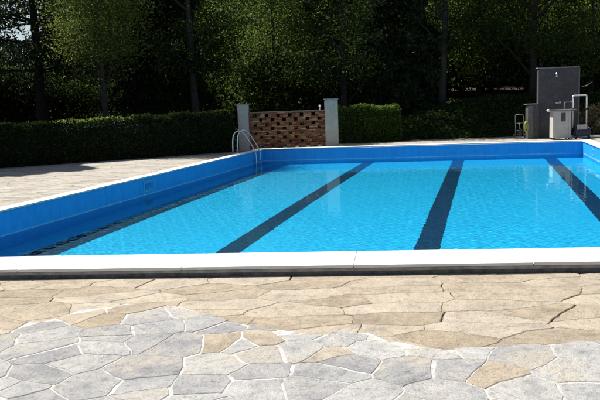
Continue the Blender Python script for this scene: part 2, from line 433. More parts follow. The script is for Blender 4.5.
def voronoi(seeds, sx, sy, rad, gapf):
    """cells of seeds in a metric stretched by sx, sy; gapf gives joint half width"""
    from collections import defaultdict
    g = defaultdict(list)
    for i, (x, y) in enumerate(seeds): g[(int(x / sx // rad), int(y / sy // rad))].append(i)
    gaps = {}; cells = []
    for i, (x, y) in enumerate(seeds):
        X, Y = x / sx, y / sy; poly = [(x - sx * 3, y - sy * 3), (x + sx * 3, y - sy * 3), (x + sx * 3, y + sy * 3), (x - sx * 3, y + sy * 3)]
        cx, cyy = int(X // rad), int(Y // rad)
        for a in (-1, 0, 1):
            for b in (-1, 0, 1):
                for j in g[(cx + a, cyy + b)]:
                    if j == i: continue
                    qx, qy = seeds[j][0] / sx, seeds[j][1] / sy
                    nx, ny = (qx - X) / sx, (qy - Y) / sy
                    d = ((qx * qx + qy * qy) - (X * X + Y * Y)) / 2
                    L = math.hypot(nx, ny)
                    if L == 0: continue
                    k = (min(i, j), max(i, j))
                    if k not in gaps: gaps[k] = gapf(nx / L, ny / L)
                    poly = clip(poly, (nx / L, ny / L), d / L - gaps[k])
                    if len(poly) < 3: break
                if len(poly) < 3: break
            if len(poly) < 3: break
        if len(poly) >= 3: cells.append(poly)
    return cells
def rough(poly, step, amp, near):
    out = []
    n = len(poly)
    for i in range(n):
        a, b = poly[i], poly[(i + 1) % n]; L = math.hypot(b[0] - a[0], b[1] - a[1])
        if L < .012: continue
        k = max(1, int(L / step)) if near else 1
        for q in range(k):
            t = q / k; x, y = a[0] + (b[0] - a[0]) * t, a[1] + (b[1] - a[1]) * t
            v = noise.noise_vector(Vector((x * 2.6, y * 2.6, 4))) * amp * 6.5 + noise.noise_vector(Vector((x * 9, y * 9, 7))) * amp * 1.7 + noise.noise_vector(Vector((x * 26, y * 26, 9))) * amp
            if near: x, y = x + v.x, y + v.y
            out.append((x, y))
    return out
def area(p): return .5 * sum(p[i][0] * p[(i + 1) % len(p)][1] - p[(i + 1) % len(p)][0] * p[i][1] for i in range(len(p)))
# the four deck zones round the pool, as half planes n.p<=d
def hp(a, b):
    t = (b - a).normalized(); n = (-t.y, t.x); return n, n[0] * a.x + n[1] * a.y
KO = offset(COP_OUT, [-.028] * 4)
LA, LB, LC, LD = hp(KO[0], KO[1]), hp(KO[1], KO[2]), hp(KO[2], KO[3]), hp(KO[3], KO[0])   # outward normals
neg = lambda h: ((-h[0][0], -h[0][1]), -h[1])
ZONES = [('near', [neg(LD)]), ('left', [LD, neg(LA)]), ('far', [LD, LA, neg(LB)]), ('right', [LD, LA, LB, neg(LC)])]
HEDGE_A, HEDGE_B = V2(-16.2, 18.7), V2(-2.35, 26.7)
ht = (HEDGE_B - HEDGE_A).normalized(); hn = V2(-ht.y, ht.x)
def beyond(x, y): return max((V2(x, y) - HEDGE_B).dot(hn) - 1.0, y - 30.3, x - 14.5)
def slabs(name, cells, ztop, thick, mat, keep, jit, tilt=.004, border=False):
    V = []; F = []; T = []; r = random.Random(5)
    for c0 in cells:
        for zn, hs in ZONES:
            c = c0
            for n, d in hs:
                c = clip(c, n, d)
                if len(c) < 3: break
            if len(c) >= 3 and border:      # the last row is cut to the line where the two stones meet
                mx = sum(p[0] for p in c) / len(c); my = sum(p[1] for p in c) / len(c)
                if abs(my - bound_y(mx)) < .5:
                    for s0, s1 in ((mx - .32, mx), (mx, mx + .32)):
                        a, b = V2(s0, bound_y(s0)), V2(s1, bound_y(s1)); tt = (b - a).normalized(); c = clip(c, (-tt.y, tt.x), -tt.y * a.x + tt.x * a.y)
                        if len(c) < 3: break
            if len(c) < 3 or area(c) < .012: continue
            mx = sum(p[0] for p in c) / len(c); my = sum(p[1] for p in c) / len(c)
            if not keep(mx, my, zn): continue
            near = my < 9.5
            c = rough(c, .04, .007, near)
            if len(c) < 3: continue
            t = r.random(); dz = r.uniform(-jit, jit); ax, ay = r.uniform(-tilt, tilt), r.uniform(-tilt, tilt)
            o = len(V); k = len(c)
            zz = lambda x, y: ztop + dz + ax * (x - mx) + ay * (y - my)
            if near:   # small worn arris: top ring pulled in 5 mm
                q = []
                for i in range(k):
                    a, b, e = c[i - 1], c[i], c[(i + 1) % k]
                    dx, dy = e[0] - a[0], e[1] - a[1]; L = math.hypot(dx, dy) + 1e-9
                    q.append((b[0] - dy / L * .005, b[1] + dx / L * .005))
                V += [(x, y, zz(x, y)) for x, y in q] + [(x, y, zz(x, y) - .005) for x, y in c] + [(x, y, ztop - thick) for x, y in c]
                F.append(tuple(range(o, o + k))); T.append(t)
                for rr in (0, 1):
                    for i in range(k):
                        j = (i + 1) % k; F.append((o + rr * k + j, o + rr * k + i, o + rr * k + k + i, o + rr * k + k + j)); T.append(t)
            else:
                V += [(x, y, zz(x, y)) for x, y in c] + [(x, y, ztop - thick) for x, y in c]
                F.append(tuple(range(o, o + k))); T.append(t)
                for i in range(k):
                    j = (i + 1) % k; F.append((o + j, o + i, o + k + i, o + k + j)); T.append(t)
    me = bpy.data.meshes.new(name); me.from_pydata(V, [], F)
    at = me.attributes.new('tone', 'FLOAT', 'FACE'); at.data.foreach_set('value', T)
    me.materials.append(mat); me.update()
    o = bpy.data.objects.new(name, me); COL.objects.link(o); return tag(o, kind='structure')
pr_ = random.Random(11)
gs = [(x * .37 + pr_.uniform(-.21, .21) + (.18 if y % 2 else 0), y * .29 + pr_.uniform(-.16, .16)) for x in range(-27, 28) for y in range(3, 28)]
def ggap(nx, ny):
    if abs(nx) > .55: return pr_.choice([.002, .003, .005, .008, .011])
    return pr_.choice([.001, .0015, .002, .003, .004, .008])
gcells = voronoi(gs, 1, 1, 1.4, ggap)
def hsh(x, y): return (math.sin(x * 91.7 + y * 47.3) * 4375.5) % 1.0
def stray(x, y): return y > bound_y(x) - .55 and hsh(x, y) < .38
slabs('grey_stone_paving', gcells, -.1005, .018, M['stone_grey'], lambda x, y, z: z == 'near' and y < bound_y(x) + .02 and not stray(x, y), .002, border=True)
slabs('tan_stone_paving', gcells, -.1005, .018, M['stone_beige'], lambda x, y, z: z == 'near' and y < bound_y(x) + .02 and stray(x, y), .002, border=True)
bs = []
for r_ in range(6, 110):
    yy = r_ * .29; x = -17 + pr_.uniform(0, .9)
    while x < 17:
        bs.append((x, yy + pr_.uniform(-.085, .085))); x += pr_.choice([.35, .5, .7, .9, 1.1]) 
bcells = voronoi(bs, 1.9, 1, 2.6, lambda nx, ny: pr_.choice([.001, .0015, .002, .003, .007]) if abs(nx) > .3 else pr_.choice([.001, .0015, .002, .003]))
M['stone_pale'] = stone_mat('pale_stone', (.36, .325, .27), (.42, .385, .33), (.46, .43, .38), (.40, .36, .29))
slabs('beige_stone_paving', bcells, -.108, .02, M['stone_beige'], lambda x, y, z: z == 'near' and y > bound_y(x) - .5, .0015)
slabs('pale_stone_paving', bcells, -.108, .02, M['stone_pale'], lambda x, y, z: z != 'near' and beyond(x, y) < -.05, .0015)
# mortar bed under the grey stones, darker bed under all
mb = MB(); pts = [(-12 + .12 * i, bound_y(-12 + .12 * i) - .012) for i in range(201)]
mb.add([(x, y, -.1048) for x, y in pts] + [(12, -1, -.1048), (-12, -1, -.1048)], [tuple(range(len(pts) + 2))[::-1]])
tag(mb.build('mortar_bed', M['mortar'], None), kind='structure')
mb = MB(); outer = [V2(-17, -3), V2(-17, 17.4), V2(-2, 27), V2(2, 30.6), V2(15, 30.6), V2(15, -3)]
# ring between kerb and outline, as fans
ki = [(p.x, p.y, -.125) for p in offset(COP_OUT, [-.035] * 4)]; oo = [(p.x, p.y, -.125) for p in outer]
mb.add(ki + oo, [(0, 4, 5, 1)[::-1], (1, 5, 6)[::-1], (1, 6, 7)[::-1], (1, 7, 8, 2)[::-1], (2, 8, 9, 3)[::-1], (3, 9, 4, 0)[::-1]])
tag(mb.build('paving_bed', M['dirt']), kind='structure')

# terrain -------------------------------------------------------------
def sm(t): t = max(0, min(1, t)); return t * t * (3 - 2 * t)
def crest(x): return .30 + 1.15 * sm((x - 1) / 8.5)
def ground_z(x, y):
    d = beyond(x, y)
    z = -.26 + (crest(x) + .12) * sm((d + .1) / 2.8) + .045 * max(0, d - 3)
    if d > 22: z += (d - 22) * (.22 if x > -18 else .03)
    z += noise.noise(Vector((x * .35, y * .35, 0))) * .16 * sm(d / 2)
    return z
V = []; F = []; xs = [-90 + i * 1.0 if i else -90 for i in range(181)]
xs = sorted(set([-400, -250, -150] + [-90 + 3 * i for i in range(24)] + [-18 + .6 * i for i in range(61)] + [18 + 3 * i for i in range(25)] + [150, 250, 400]))
ys = sorted(set([-300, -120, -50, -20, -8, -3.2] + [-3 + i for i in range(20)] + [17 + .6 * i for i in range(40)] + [41 + 2.5 * i for i in range(32)] + [160, 260, 500, 900]))
ix = {}
kb = offset(COP_OUT, [.3] * 4); ph = [hp(kb[i], kb[(i + 1) % 4]) for i in range(4)]
inside = lambda x, y: all(n[0] * x + n[1] * y <= d for n, d in ph)
for j, y in enumerate(ys):
    for i, x in enumerate(xs): V.append((x, y, ground_z(x, y) if y < 200 else ground_z(x, 140)))
nx_ = len(xs)
for j in range(len(ys) - 1):
    for i in range(nx_ - 1):
        cs = [(xs[i], ys[j]), (xs[i + 1], ys[j]), (xs[i + 1], ys[j + 1]), (xs[i], ys[j + 1])]
        if any(inside(*c) for c in cs): continue
        F.append((j * nx_ + i, j * nx_ + i + 1, (j + 1) * nx_ + i + 1, (j + 1) * nx_ + i))
mb = MB(); mb.add(V, F, True); tag(mb.build('ground', M['earth']), kind='structure')

# ground cover on the bank -------------------------------------------
rs = np.random.RandomState(21)
P = []
while len(P) < 95000:
    x, y = (rs.uniform(-22, 17), rs.uniform(18, 42)) if rs.rand() < .5 else (rs.uniform(1.5, 15), rs.uniform(30.3, 34.5))
    d = beyond(x, y)
    if d < .1: continue
    if d > 6 and rs.rand() < .6: continue
    P.append((x, y, ground_z(x, y) + abs(rs.normal(0, .09))))
tag(quads('ground_cover', P, 1, .085, M['leaf_dark'], 1.5, rs=rs, up=.8), kind='stuff')

# hedges --------------------------------------------------------------
def hedge(name, label, A, B, depth, h0, h1, nleaf, mat, core, seed, lump=.05):
    root = empty(name, (A.x, A.y, 0)); tag(root, label, 'hedge')
    t = (B - A); L = t.length; t = t / L; nn = V2(-t.y, t.x); r = np.random.RandomState(seed)
    # core: a rounded lumpy box
    mb = MB(); NS = int(L / .25); prof = [(0, 0), (.02, .55), (.05, .86), (.16, .98), (.5, 1.02), (.84, .98), (.95, .86), (.98, .5), (1, 0)]
    vs = []
    for i in range(NS + 1):
        s = i / NS
        for (a, b) in prof:
            a2 = .06 + a * .88; hh = (h0 + (h1 - h0) * s) * .93
            endf = sm(min(s, 1 - s) * L / .25) * .12 + .88
            lum = noise.noise(Vector((s * L * 1.3, a * 2, b * 3 + seed))) * lump
            x = t * (s * L * .985 + .0075 * L) + nn * (depth * (a2 + lum))
            vs.append((x.x, x.y, -.15 + (hh * endf) * b + lum * .6 * b))
    k = len(prof); fs = [(i * k + j, i * k + j + 1, (i + 1) * k + j + 1, (i + 1) * k + j) for i in range(NS) for j in range(k - 1)]
    fs += [tuple(range(k))[::-1], tuple(range(NS * k, NS * k + k))]
    mb.add(vs, fs, True); mb.build('inner_branches', core, root)
    # leaves over front, top, back, ends
    per = []
    for q in range(nleaf):
        s = r.rand(); hh = h0 + (h1 - h0) * s; u = r.rand() * (2 * hh + depth)
        lum = noise.noise(Vector((s * L * 1.3, 1, seed))) * lump * 1.5 + noise.noise(Vector((s * L * 5, u * 3, seed))) * .05
        if u < hh: a, b = 0, u
        elif u < hh + depth: a, b = (u - hh) / depth, hh
        else: a, b = 1, u - hh - depth
        # round the shoulders
        rr = .16
        if b > hh - rr and (a < rr / depth or a > 1 - rr / depth or b < hh):
            ang = r.rand() * math.pi / 2
            a_ = rr - rr * math.cos(ang); b = hh - rr + rr * math.sin(ang); a = a_ / depth if a < .5 else 1 - a_ / depth
        off = r.normal(0, .03)
        x = t * (s * L) + nn * (depth * a + (-lum if a < .5 else lum) + off)
        per.append((x.x, x.y, -.12 + b + lum + (abs(r.normal(0, .05)) if 0 < a < 1 else r.normal(0, .03))))
    for e in (0, 1):
        for q in range(int(nleaf * depth * 1.1 / (L * 3))):
            x = t * (e * L + r.normal(0, .03)) + nn * (depth * r.rand()); per.append((x.x, x.y, -.12 + r.rand() * (h1 if e else h0)))
    quads('foliage', per, 1, .055, mat, 1.5, parent=root, rs=r, up=.25)
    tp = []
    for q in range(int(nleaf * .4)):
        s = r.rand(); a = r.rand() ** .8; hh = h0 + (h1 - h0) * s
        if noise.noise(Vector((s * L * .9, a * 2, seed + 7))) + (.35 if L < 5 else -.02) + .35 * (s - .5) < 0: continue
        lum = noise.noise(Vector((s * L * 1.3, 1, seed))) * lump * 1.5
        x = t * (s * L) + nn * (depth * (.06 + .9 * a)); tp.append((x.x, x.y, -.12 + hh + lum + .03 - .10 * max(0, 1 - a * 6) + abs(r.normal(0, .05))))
    quads('painted_sun_leaves', tp, 1, .05, M['leaf_painted_sun'], 1.8, parent=root, rs=r, up=.1)  # top layer of paler leaves painting the sunlit hedge top
core = simple('hedge_core', (.010, .016, .006), .95, 0, .4, 9, .6)
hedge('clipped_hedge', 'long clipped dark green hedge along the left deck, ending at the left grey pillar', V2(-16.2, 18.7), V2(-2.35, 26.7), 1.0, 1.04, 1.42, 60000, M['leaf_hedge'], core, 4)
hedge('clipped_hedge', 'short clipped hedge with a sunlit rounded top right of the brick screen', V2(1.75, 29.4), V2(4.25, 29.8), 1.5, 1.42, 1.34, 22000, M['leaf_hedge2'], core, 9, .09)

# brick screen wall ---------------------------------------------------
scr = empty('brick_screen_wall', (-.33, 27.15, DZ), R(-1.0))
tag(scr, 'openwork red brick screen between two grey concrete pillars at the far end of the pool', 'screen wall')
bx0, bx1 = -1.47, 1.37
def brickmat():
    t = NT('red_brick'); a = t.new('ShaderNodeAttribute', attribute_name='tone')
    c = t.ramp(a.outputs['Fac'], [(0, (.12, .035, .02)), (.45, (.30, .10, .045)), (.85, (.42, .18, .07)), (.93, (.46, .25, .10)), (.985, (.52, .38, .18))])  # palest yellow tones stand in for sunlit bits of the screen
    c = t.mix(.5, c, t.ramp(t.noise(30, 5), [(.3, (.5, .5, .5)), (.7, (1.15, 1.1, 1.1))]), 'MULTIPLY')
    t.link(c, t.p.inputs['Base Color']); t.p.inputs['Roughness'].default_value = .9; t.bump(t.noise(60), .4, .006); return t.m
M['brick'] = brickmat()
mb = MB(); tones = []; r = random.Random(2)
pw, ph_ = .2175, .165; rows = 8; cols = int((bx1 - bx0) / pw)
pw = (bx1 - bx0) / cols
def brick(x0, x1, z0, z1):
    n0 = len(mb.f); mb.box(((x0 + x1) / 2, r.uniform(-.004, .004), (z0 + z1) / 2), (x1 - x0 - .008, .12 + r.uniform(-.004, .004), z1 - z0 - .009)); tones.extend([r.random()] * (len(mb.f) - n0))
z0 = .06
brick_rows = rows
for q in range(rows):
    zb = z0 + q * ph_
    hole = .13
    cs = [c for c in range(cols + 1) if c % 2 == q % 2]
    edges = [bx0]
    for c in cs:
        xc = bx0 + c * pw
        if bx0 + .02 < xc - hole / 2 and xc + hole / 2 < bx1 - .02: edges += [xc - hole / 2, xc + hole / 2]
    edges.append(bx1)
    for i in range(0, len(edges) - 1, 2):
        a, b = edges[i], edges[i + 1]
        for cz in (0, 1):
            zz0, zz1 = zb + cz * .0625, zb + (cz + 1) * .0625
            mid = a + (b - a) * (.5 if cz else .36); brick(a, mid, zz0, zz1); brick(mid, b, zz0, zz1)
    # thin tile course
    x = bx0 - (.1 if q % 2 else 0)
    while x < bx1 - .01:
        e = min(x + .29, bx1); brick(max(x, bx0), e, zb + .125, zb + .165); x = e
lat = mb.build('brick_lattice', M['brick'], scr)
at = lat.data.attributes.new('tone', 'FLOAT', 'FACE'); tones += [.5] * (len(lat.data.polygons) - len(tones)); at.data.foreach_set('value', tones[:len(lat.data.polygons)])
mb = MB(); mb.box(((bx0 + bx1) / 2, 0, .03), (bx1 - bx0, .16, .06)); mb.build('base_course', M['concrete'], scr)
mb = MB(); top = z0 + rows * ph_; mb.box(((bx0 + bx1) / 2, 0, top + .02), (bx1 - bx0 - .006, .17, .04), bev=.006); mb.build('cap_tiles', simple('cap_tile', (.22, .17, .13), .9, 0, .3, 9), scr)
for x, wd, hgt in ((bx0 - .205, .40, 1.70), (bx1 + .245, .48, 1.78)):
    mb = MB(); mb.box((x, 0, hgt / 2), (wd, .42, hgt), bev=.012); p = mb.build('pillar', M['concrete'], scr)
    mb = MB(); mb.box((x, 0, hgt + .022), (wd + .05, .47, .045), bev=.008); mb.build('pillar_cap', simple('cap_concrete', (.30, .30, .30), .9, 0, .3, 9), p)
lamp = empty('garden_tap', (.86, 27.13, DZ + top + .04)); tag(lamp, 'tiny white spout standing on the brick screen beside the right pillar', 'tap')
mb = MB(); mb.tube([(0, 0, 0), (0, 0, .11)], .016, 10); mb.lathe([(.03, 0), (.03, .012)], (0, 0, 0)); mb.build('stem', M['white_metal'], lamp)
mb = MB(); mb.lathe([(.02, .10), (.042, .125), (.042, .165), (.02, .19)], (0, 0, 0)); mb.tube([(0, -.02, .14), (0, -.09, .14), (0, -.11, .11)], .013, 8); mb.build('spout_head', M['white_metal'], lamp)

# shower wall ---------------------------------------------------------
def pebbles():
    t = NT('dark_pebbledash'); v = t.new('ShaderNodeTexVoronoi'); v.inputs['Scale'].default_value = 22; t.link(t.coord(), v.inputs['Vector'])
    c = t.ramp(v.outputs['Color'], [(0, (.05, .049, .053)), (.6, (.07, .068, .072)), (1, (.105, .10, .105))])
    c = t.mix(.6, c, t.ramp(t.noise(2.2, 5), [(.35, (.6, .6, .6)), (.7, (1.15, 1.15, 1.15))]), 'MULTIPLY')
    t.link(c, t.p.inputs['Base Color']); t.p.inputs['Roughness'].default_value = .75; t.bump(v.outputs['Distance'], .6, .015); return t.m
M['pebble'] = pebbles()
sh = empty('shower_wall', (10.27, 28.6, DZ), R(-2)); tag(sh, 'tall dark speckled outdoor shower wall with shower head, behind the white cabinet', 'shower wall')
mb = MB(); mb.box((0, 0, 1.35), (1.54, .26, 2.70), bev=.006); mb.build('panel', M['pebble'], sh)
mb = MB(); mb.box((0, 0, 2.725), (1.62, .32, .045), bev=.008); mb.build('coping_strip', simple('wall_coping', (.20, .20, .21), .8, 0, .2), sh)
mb = MB(); mb.box((.795, 0, 1.35), (.05, .30, 2.70), bev=.005); mb.build('edge_strip', simple('edge_strip', (.16, .16, .165), .8, 0, .2), sh)
wg = MB(); wg.box((-.99, -.06, .66), (.42, .40, 1.32), bev=.006); wing = wg.build('wing_wall', M['pebble'], sh)
wg = MB(); wg.box((-1.12, -.275, .65), (.21, .03, 1.26), bev=.004); wg.build('painted_lit_edge', simple('lit_edge_grey', (.13, .125, .12), .85, 0, .25, 7), wing)  # paler strip: the wing wall's lit left edge painted in grey
wg = MB(); wg.box((-1.03, -.06, 1.34), (.47, .46, .035), bev=.006); wg.build('wing_cap', simple('wing_cap', (.15, .15, .15), .8, 0, .2), wing)
mb = MB(); mb.tube([(-.12, -.13, 2.52), (-.12, -.22, 2.54), (-.13, -.30, 2.50)], .016, 8); mb.lathe([(.018, 2.50), (.03, 2.46), (.055, 2.36), (.05, 2.35)], (-.135, -.31, 0)); mb.build('shower_head', M['steel'], sh)
mb = MB(); mb.box((-.02, -.14, 1.36), (.20, .03, .05), bev=.01); mb.tube([(-.02, -.15, 1.36), (-.02, -.24, 1.38), (.06, -.27, 1.43)], .016, 8)
for dx in (-.09, .06): mb.lathe([(.028, -.19), (.034, -.17), (.02, -.15)], (dx, 0, 1.36), axis='Y')
mb.build('mixer_tap', M['steel'], sh)
mb = MB(); mb.tube([(.87, -.1, 1.95), (1.05, -.18, 2.0), (1.28, -.2, 2.12)], .014, 8); mb.build('side_arm', M['steel'], sh)

# white cabinet with worktop -----------------------------------------
cb = empty('wash_cabinet', (9.93, 27.3, DZ), R(-6)); tag(cb, 'pale grey outdoor wash cabinet with overhanging worktop in front of the tall shower wall', 'cabinet')
cabm = simple('painted_cabinet', (.46, .45, .43), .6, 0, .08, 4, .05)
mb = MB()
mb.box((0, 0, .57), (.66, .55, 1.02), bev=.01); body = mb.build('cabinet_body', cabm, cb)
mb = MB(); mb.box((-.26, -.283, .56), (.09, .016, .98), bev=.004); mb.box((.27, -.283, .56), (.07, .016, .98), bev=.004); mb.box((0, -.281, .99), (.44, .012, .10), bev=.003); mb.build('face_frame', cabm, cb)
mb = MB(); mb.box((.04, -.286, .84), (.16, .02, .32), bev=.004); mb.build('dark_recess', simple('recess_dark', (.05, .05, .055), .6), cb)
mb = MB(); mb.box((.02, 0, 1.10), (.98, .64, .045), bev=.01); mb.build('worktop', simple('worktop', (.17, .17, .17), .5, 0, .2), cb)
mb = MB(); mb.lathe([(.001, -.055), (.035, -.045), (.055, -.01), (.055, .01), (.035, .045), (.001, .055)], (-.49, -.2, 1.10)); mb.build('worktop_knob', M['white_metal'], cb)
mb = MB(); mb.tube([(.16, .1, 1.12), (.16, .1, 1.36), (.19, .1, 1.385), (.45, .1, 1.385), (.48, .1, 1.36), (.48, .1, 1.12)], .014, 8); mb.build('towel_rail', M['steel'], cb)
for x in (-.27, .27):
    for y in (-.2, .2):
        mb = MB(); mb.lathe([(.035, 0), (.035, .045), (.028, .065)], (x, y, 0)); mb.build('foot', M['black_plastic'], cb)

# pool cleaner trolley ------------------------------------------------
tr = empty('cleaner_trolley', (10.68, 27.25, DZ), R(4)); tag(tr, 'pool cleaning trolley with tall white loop handle and dark body right of the cabinet', 'trolley')
mb = MB(); pts = [(-.27, .1, .42), (-.27, .1, 1.56)]
for a in range(0, 91, 15): pts.append((-.21 - .06 * math.cos(R(a)), .1, 1.56 + .06 * math.sin(R(a))))
for a in range(90, -1, -15): pts.append((.21 + .06 * math.cos(R(a)), .1, 1.56 + .06 * math.sin(R(a))))
pts.append((.27, .1, .42)); mb.tube(pts, .027, 10); hd = mb.build('loop_handle', M['white_metal'], tr)
for x in (-.27, .27):
    mb = MB(); mb.lathe([(.036, 1.06), (.038, 1.08), (.038, 1.14), (.036, 1.16)], (x, .1, 0)); mb.build('handle_collar', M['black_plastic'], hd)
mb = MB(); mb.box((0, 0, .22), (.66, .42, .26), bev=.05); mb.box((0, .02, .40), (.50, .30, .14), bev=.03); mb.build('tank_body', M['navy'], tr)
mb = MB(); mb.box((-.01, -.145, .44), (.40, .03, .20), bev=.012); mb.build('front_panel', simple('panel_grey', (.42, .43, .44), .5), tr)
for x in (-.25, .25):
    mb = MB(); mb.lathe([(.075, -.022), (.09, -.018), (.09, .018), (.075, .022)], (x, -.14, .09), axis='X'); wl = mb.build('wheel', M['black_plastic'], tr)
    mb = MB(); mb.lathe([(.03, -.03), (.03, .03)], (x, -.14, .09), axis='X'); mb.build('hub', M['white_metal'], wl)
mb = MB(); mb.lathe([(.06, -.02), (.075, -.015), (.075, .015), (.06, .02)], (-.34, .0, .075), axis='Y'); mb.build('hose_port', M['white_metal'], tr)
mb = MB(); mb.tube([(-.36, .05, .3), (-.345, .05, .62), (-.30, .08, 1.0)], .013, 8); mb.build('lance', M['black_plastic'], tr); mb = MB(); mb.tube([(.31, .06, .45), (.36, -.04, .36), (.35, -.12, .22)], .018, 8); mb.build('cable', M['black_plastic'], tr)

# hand truck with hose ------------------------------------------------
hk = empty('hand_truck', (8.72, 28.35, DZ), R(-12)); tag(hk, 'small grey hand truck with two wheels standing left of the shower wing wall', 'hand truck')
mb = MB()
mb.tube([(-.15, .0, .08), (-.165, .05, .88), (-.14, .055, .96), (.12, .055, .96), (.145, .05, .88), (.16, 0, .08)], .014, 8)
for z in (.32, .62): mb.tube([(-.155, .02, z), (.15, .02, z)], .011, 8)
mb.tube([(0, .02, .08), (0, .05, .62)], .009, 8)
mb.build('truck_frame', simple('truck_grey', (.20, .20, .20), .5, .5), hk)
mb = MB(); mb.box((0, -.10, .02), (.34, .22, .015), bev=.004); mb.build('toe_plate', simple('toe_grey', (.12, .12, .12), .5, .6), hk)
for x in (-.2, .2):
    mb = MB(); mb.lathe([(.07, -.02), (.095, -.016), (.095, .016), (.07, .02)], (x, .06, .095), axis='X'); mb.build('wheel', M['black_plastic'], hk)
mb = MB()
for k in range(4):
    z = .17 + .07 * k; mb.box((r.uniform(-.03, .03), -.06, z), (.16 - .02 * k, .12, .06), rz=r.uniform(-.5, .5), bev=.012)
mb.build('strap_bundle', M['black_plastic'], hk)
hs = MB()
for k in range(9):
    rad = .13 + .008 * (k % 3); pts = [(rad * .45 * math.cos(a * math.pi / 10) + .012 * (k % 3) - .01, .02 * (k - 4), .42 + rad * 1.35 * math.sin(a * math.pi / 10)) for a in range(20)]
    pts.append(pts[0]); hs.tube(pts, .011, 6)
ho = hs.build('hose_coil', M['yellow'], None); ho.location = (8.9, 28.15, DZ + .06)
tag(ho, 'small yellow-green hose coil hanging beside the grey hand truck', 'hose')
#@@PART3
# trees ---------------------------------------------------------------
def trunk_tube(mb, p0, H, r0, bend, r, seg=10, rtop=.25):
    pts = []; rad = []
    bx, by = r.uniform(-bend, bend), r.uniform(-bend, bend)
    for i in range(9):
        t = i / 8; pts.append(Vector(p0) + Vector((bx * math.sin(t * 2.2) + .03 * math.sin(7 * t), by * math.sin(t * 1.9), H * t)))
        rad.append(r0 * (1.35 if i == 0 else 1 - (1 - rtop) * t))
    mb.tube(pts, rad, seg); return pts
def broadleaf(H, base, R_, nclump, nleaf, size, leaf, bark, seed, r0=.17, hang=.5, asp=1.5):
    """trunk with limbs + crown of leaf clumps; meshes at the origin"""
    r = random.Random(seed); rs = np.random.RandomState(seed)
    mb = MB(); pts = trunk_tube(mb, (0, 0, -.3), H * .86, r0, .35, r)
    C = []
    for k in range(nclump):
        t = r.random(); z = base + (H - base) * t
        prof = math.sin(math.pi * min(1, (t * .86 + .14))) ** .6
        a = r.uniform(0, 6.283); rad = R_ * prof * math.sqrt(r.random()) ** .7
        c = Vector((rad * math.cos(a), rad * math.sin(a), z)); C.append(c)
        if k < 16:
            tp = pts[min(8, max(1, int((z - 1.2) / (H * .86) * 8)))]
            mid = tp.lerp(c, .5) + Vector((0, 0, .25))
            mb.tube([tp, mid, c], [r0 * .38, r0 * .22, .02], 6)
    per = rs.dirichlet(np.ones(nclump) * 3) * nleaf; P = []
    for c, m_ in zip(C, per):
        m_ = int(m_); s = r.uniform(.35, .8); q = rs.normal(size=(m_, 3)) * (s, s, s * .55); q[:, 2] -= np.abs(rs.exponential(hang * .35, m_)) * (rs.rand(m_) < .4)
        P.append(q + np.array(c))
    P = np.concatenate(P)
    P = P[P[:, 2] > max(.4, base * .45)]
    root = empty('tree', (0, 0, 0)); mb.build('trunk', bark, root)
    quads('crown', P, 1, size, leaf, asp, parent=root, rs=rs, up=.35, droop=.6)
    return root
def conifer(H, base, R_, size, leaf, bark, seed, r0=.2, step=.5, dens=58, droop=.35):
    r = random.Random(seed); rs = np.random.RandomState(seed)
    mb = MB(); trunk_tube(mb, (0, 0, -.3), H, r0, .08, r, rtop=.15)
    P = []; z = base
    while z < H * .97:
        t = (z - base) / (H - base); L0 = R_ * (1 - t) ** .75 + .3
        nb = r.choice([4, 5, 6]); a0 = r.random() * 6.28
        for b in range(nb):
            a = a0 + b * 6.283 / nb + r.uniform(-.3, .3); L = L0 * r.uniform(.65, 1.1)
            zz = z + r.uniform(-.36, .36); up = r.uniform(-.05, .55)
            d = Vector((math.cos(a), math.sin(a), 0)); q = []
            for i in range(6):
                s = i / 5; q.append(d * (L * s) + Vector((0, 0, zz + up * L * s * .5 - droop * L * s * s)))
            mb.tube(q, [.045 * (1 - .8 * i / 5) * (L / R_ + .3) for i in range(6)], 5, False)
            n = int(dens * L); s = np.sqrt(rs.rand(n)) * .95 + .05; side = rs.uniform(-1, 1, n)
            wd = .30 * L * (.25 + np.sin(np.pi * np.minimum(s, .97)) * .9) * side
            base_p = np.stack([d.x * L * s - d.y * wd, d.y * L * s + d.x * wd, zz + up * L * s * .5 - droop * L * s * s - np.abs(side) * .12 - rs.exponential(.15, n) + rs.normal(0, .09, n) + .07 * np.sin(s * 17 + b)], 1)
            P.append(base_p)
        z += step * r.uniform(.8, 1.2)
    P = np.concatenate(P)
    root = empty('tree', (0, 0, 0)); mb.build('trunk', bark, root)
    quads('crown', P, 1, size, leaf, 3.2, parent=root, rs=rs, up=.6, droop=.9)
    return root
def copy_tree(o):
    c = o.copy(); COL.objects.link(c)
    for k in ('label', 'group'): 
        if k in c: del c[k]
    for ch in [x for x in bpy.data.objects if x.parent == o]:
        d = ch.copy(); COL.objects.link(d); d.parent = c
    return c
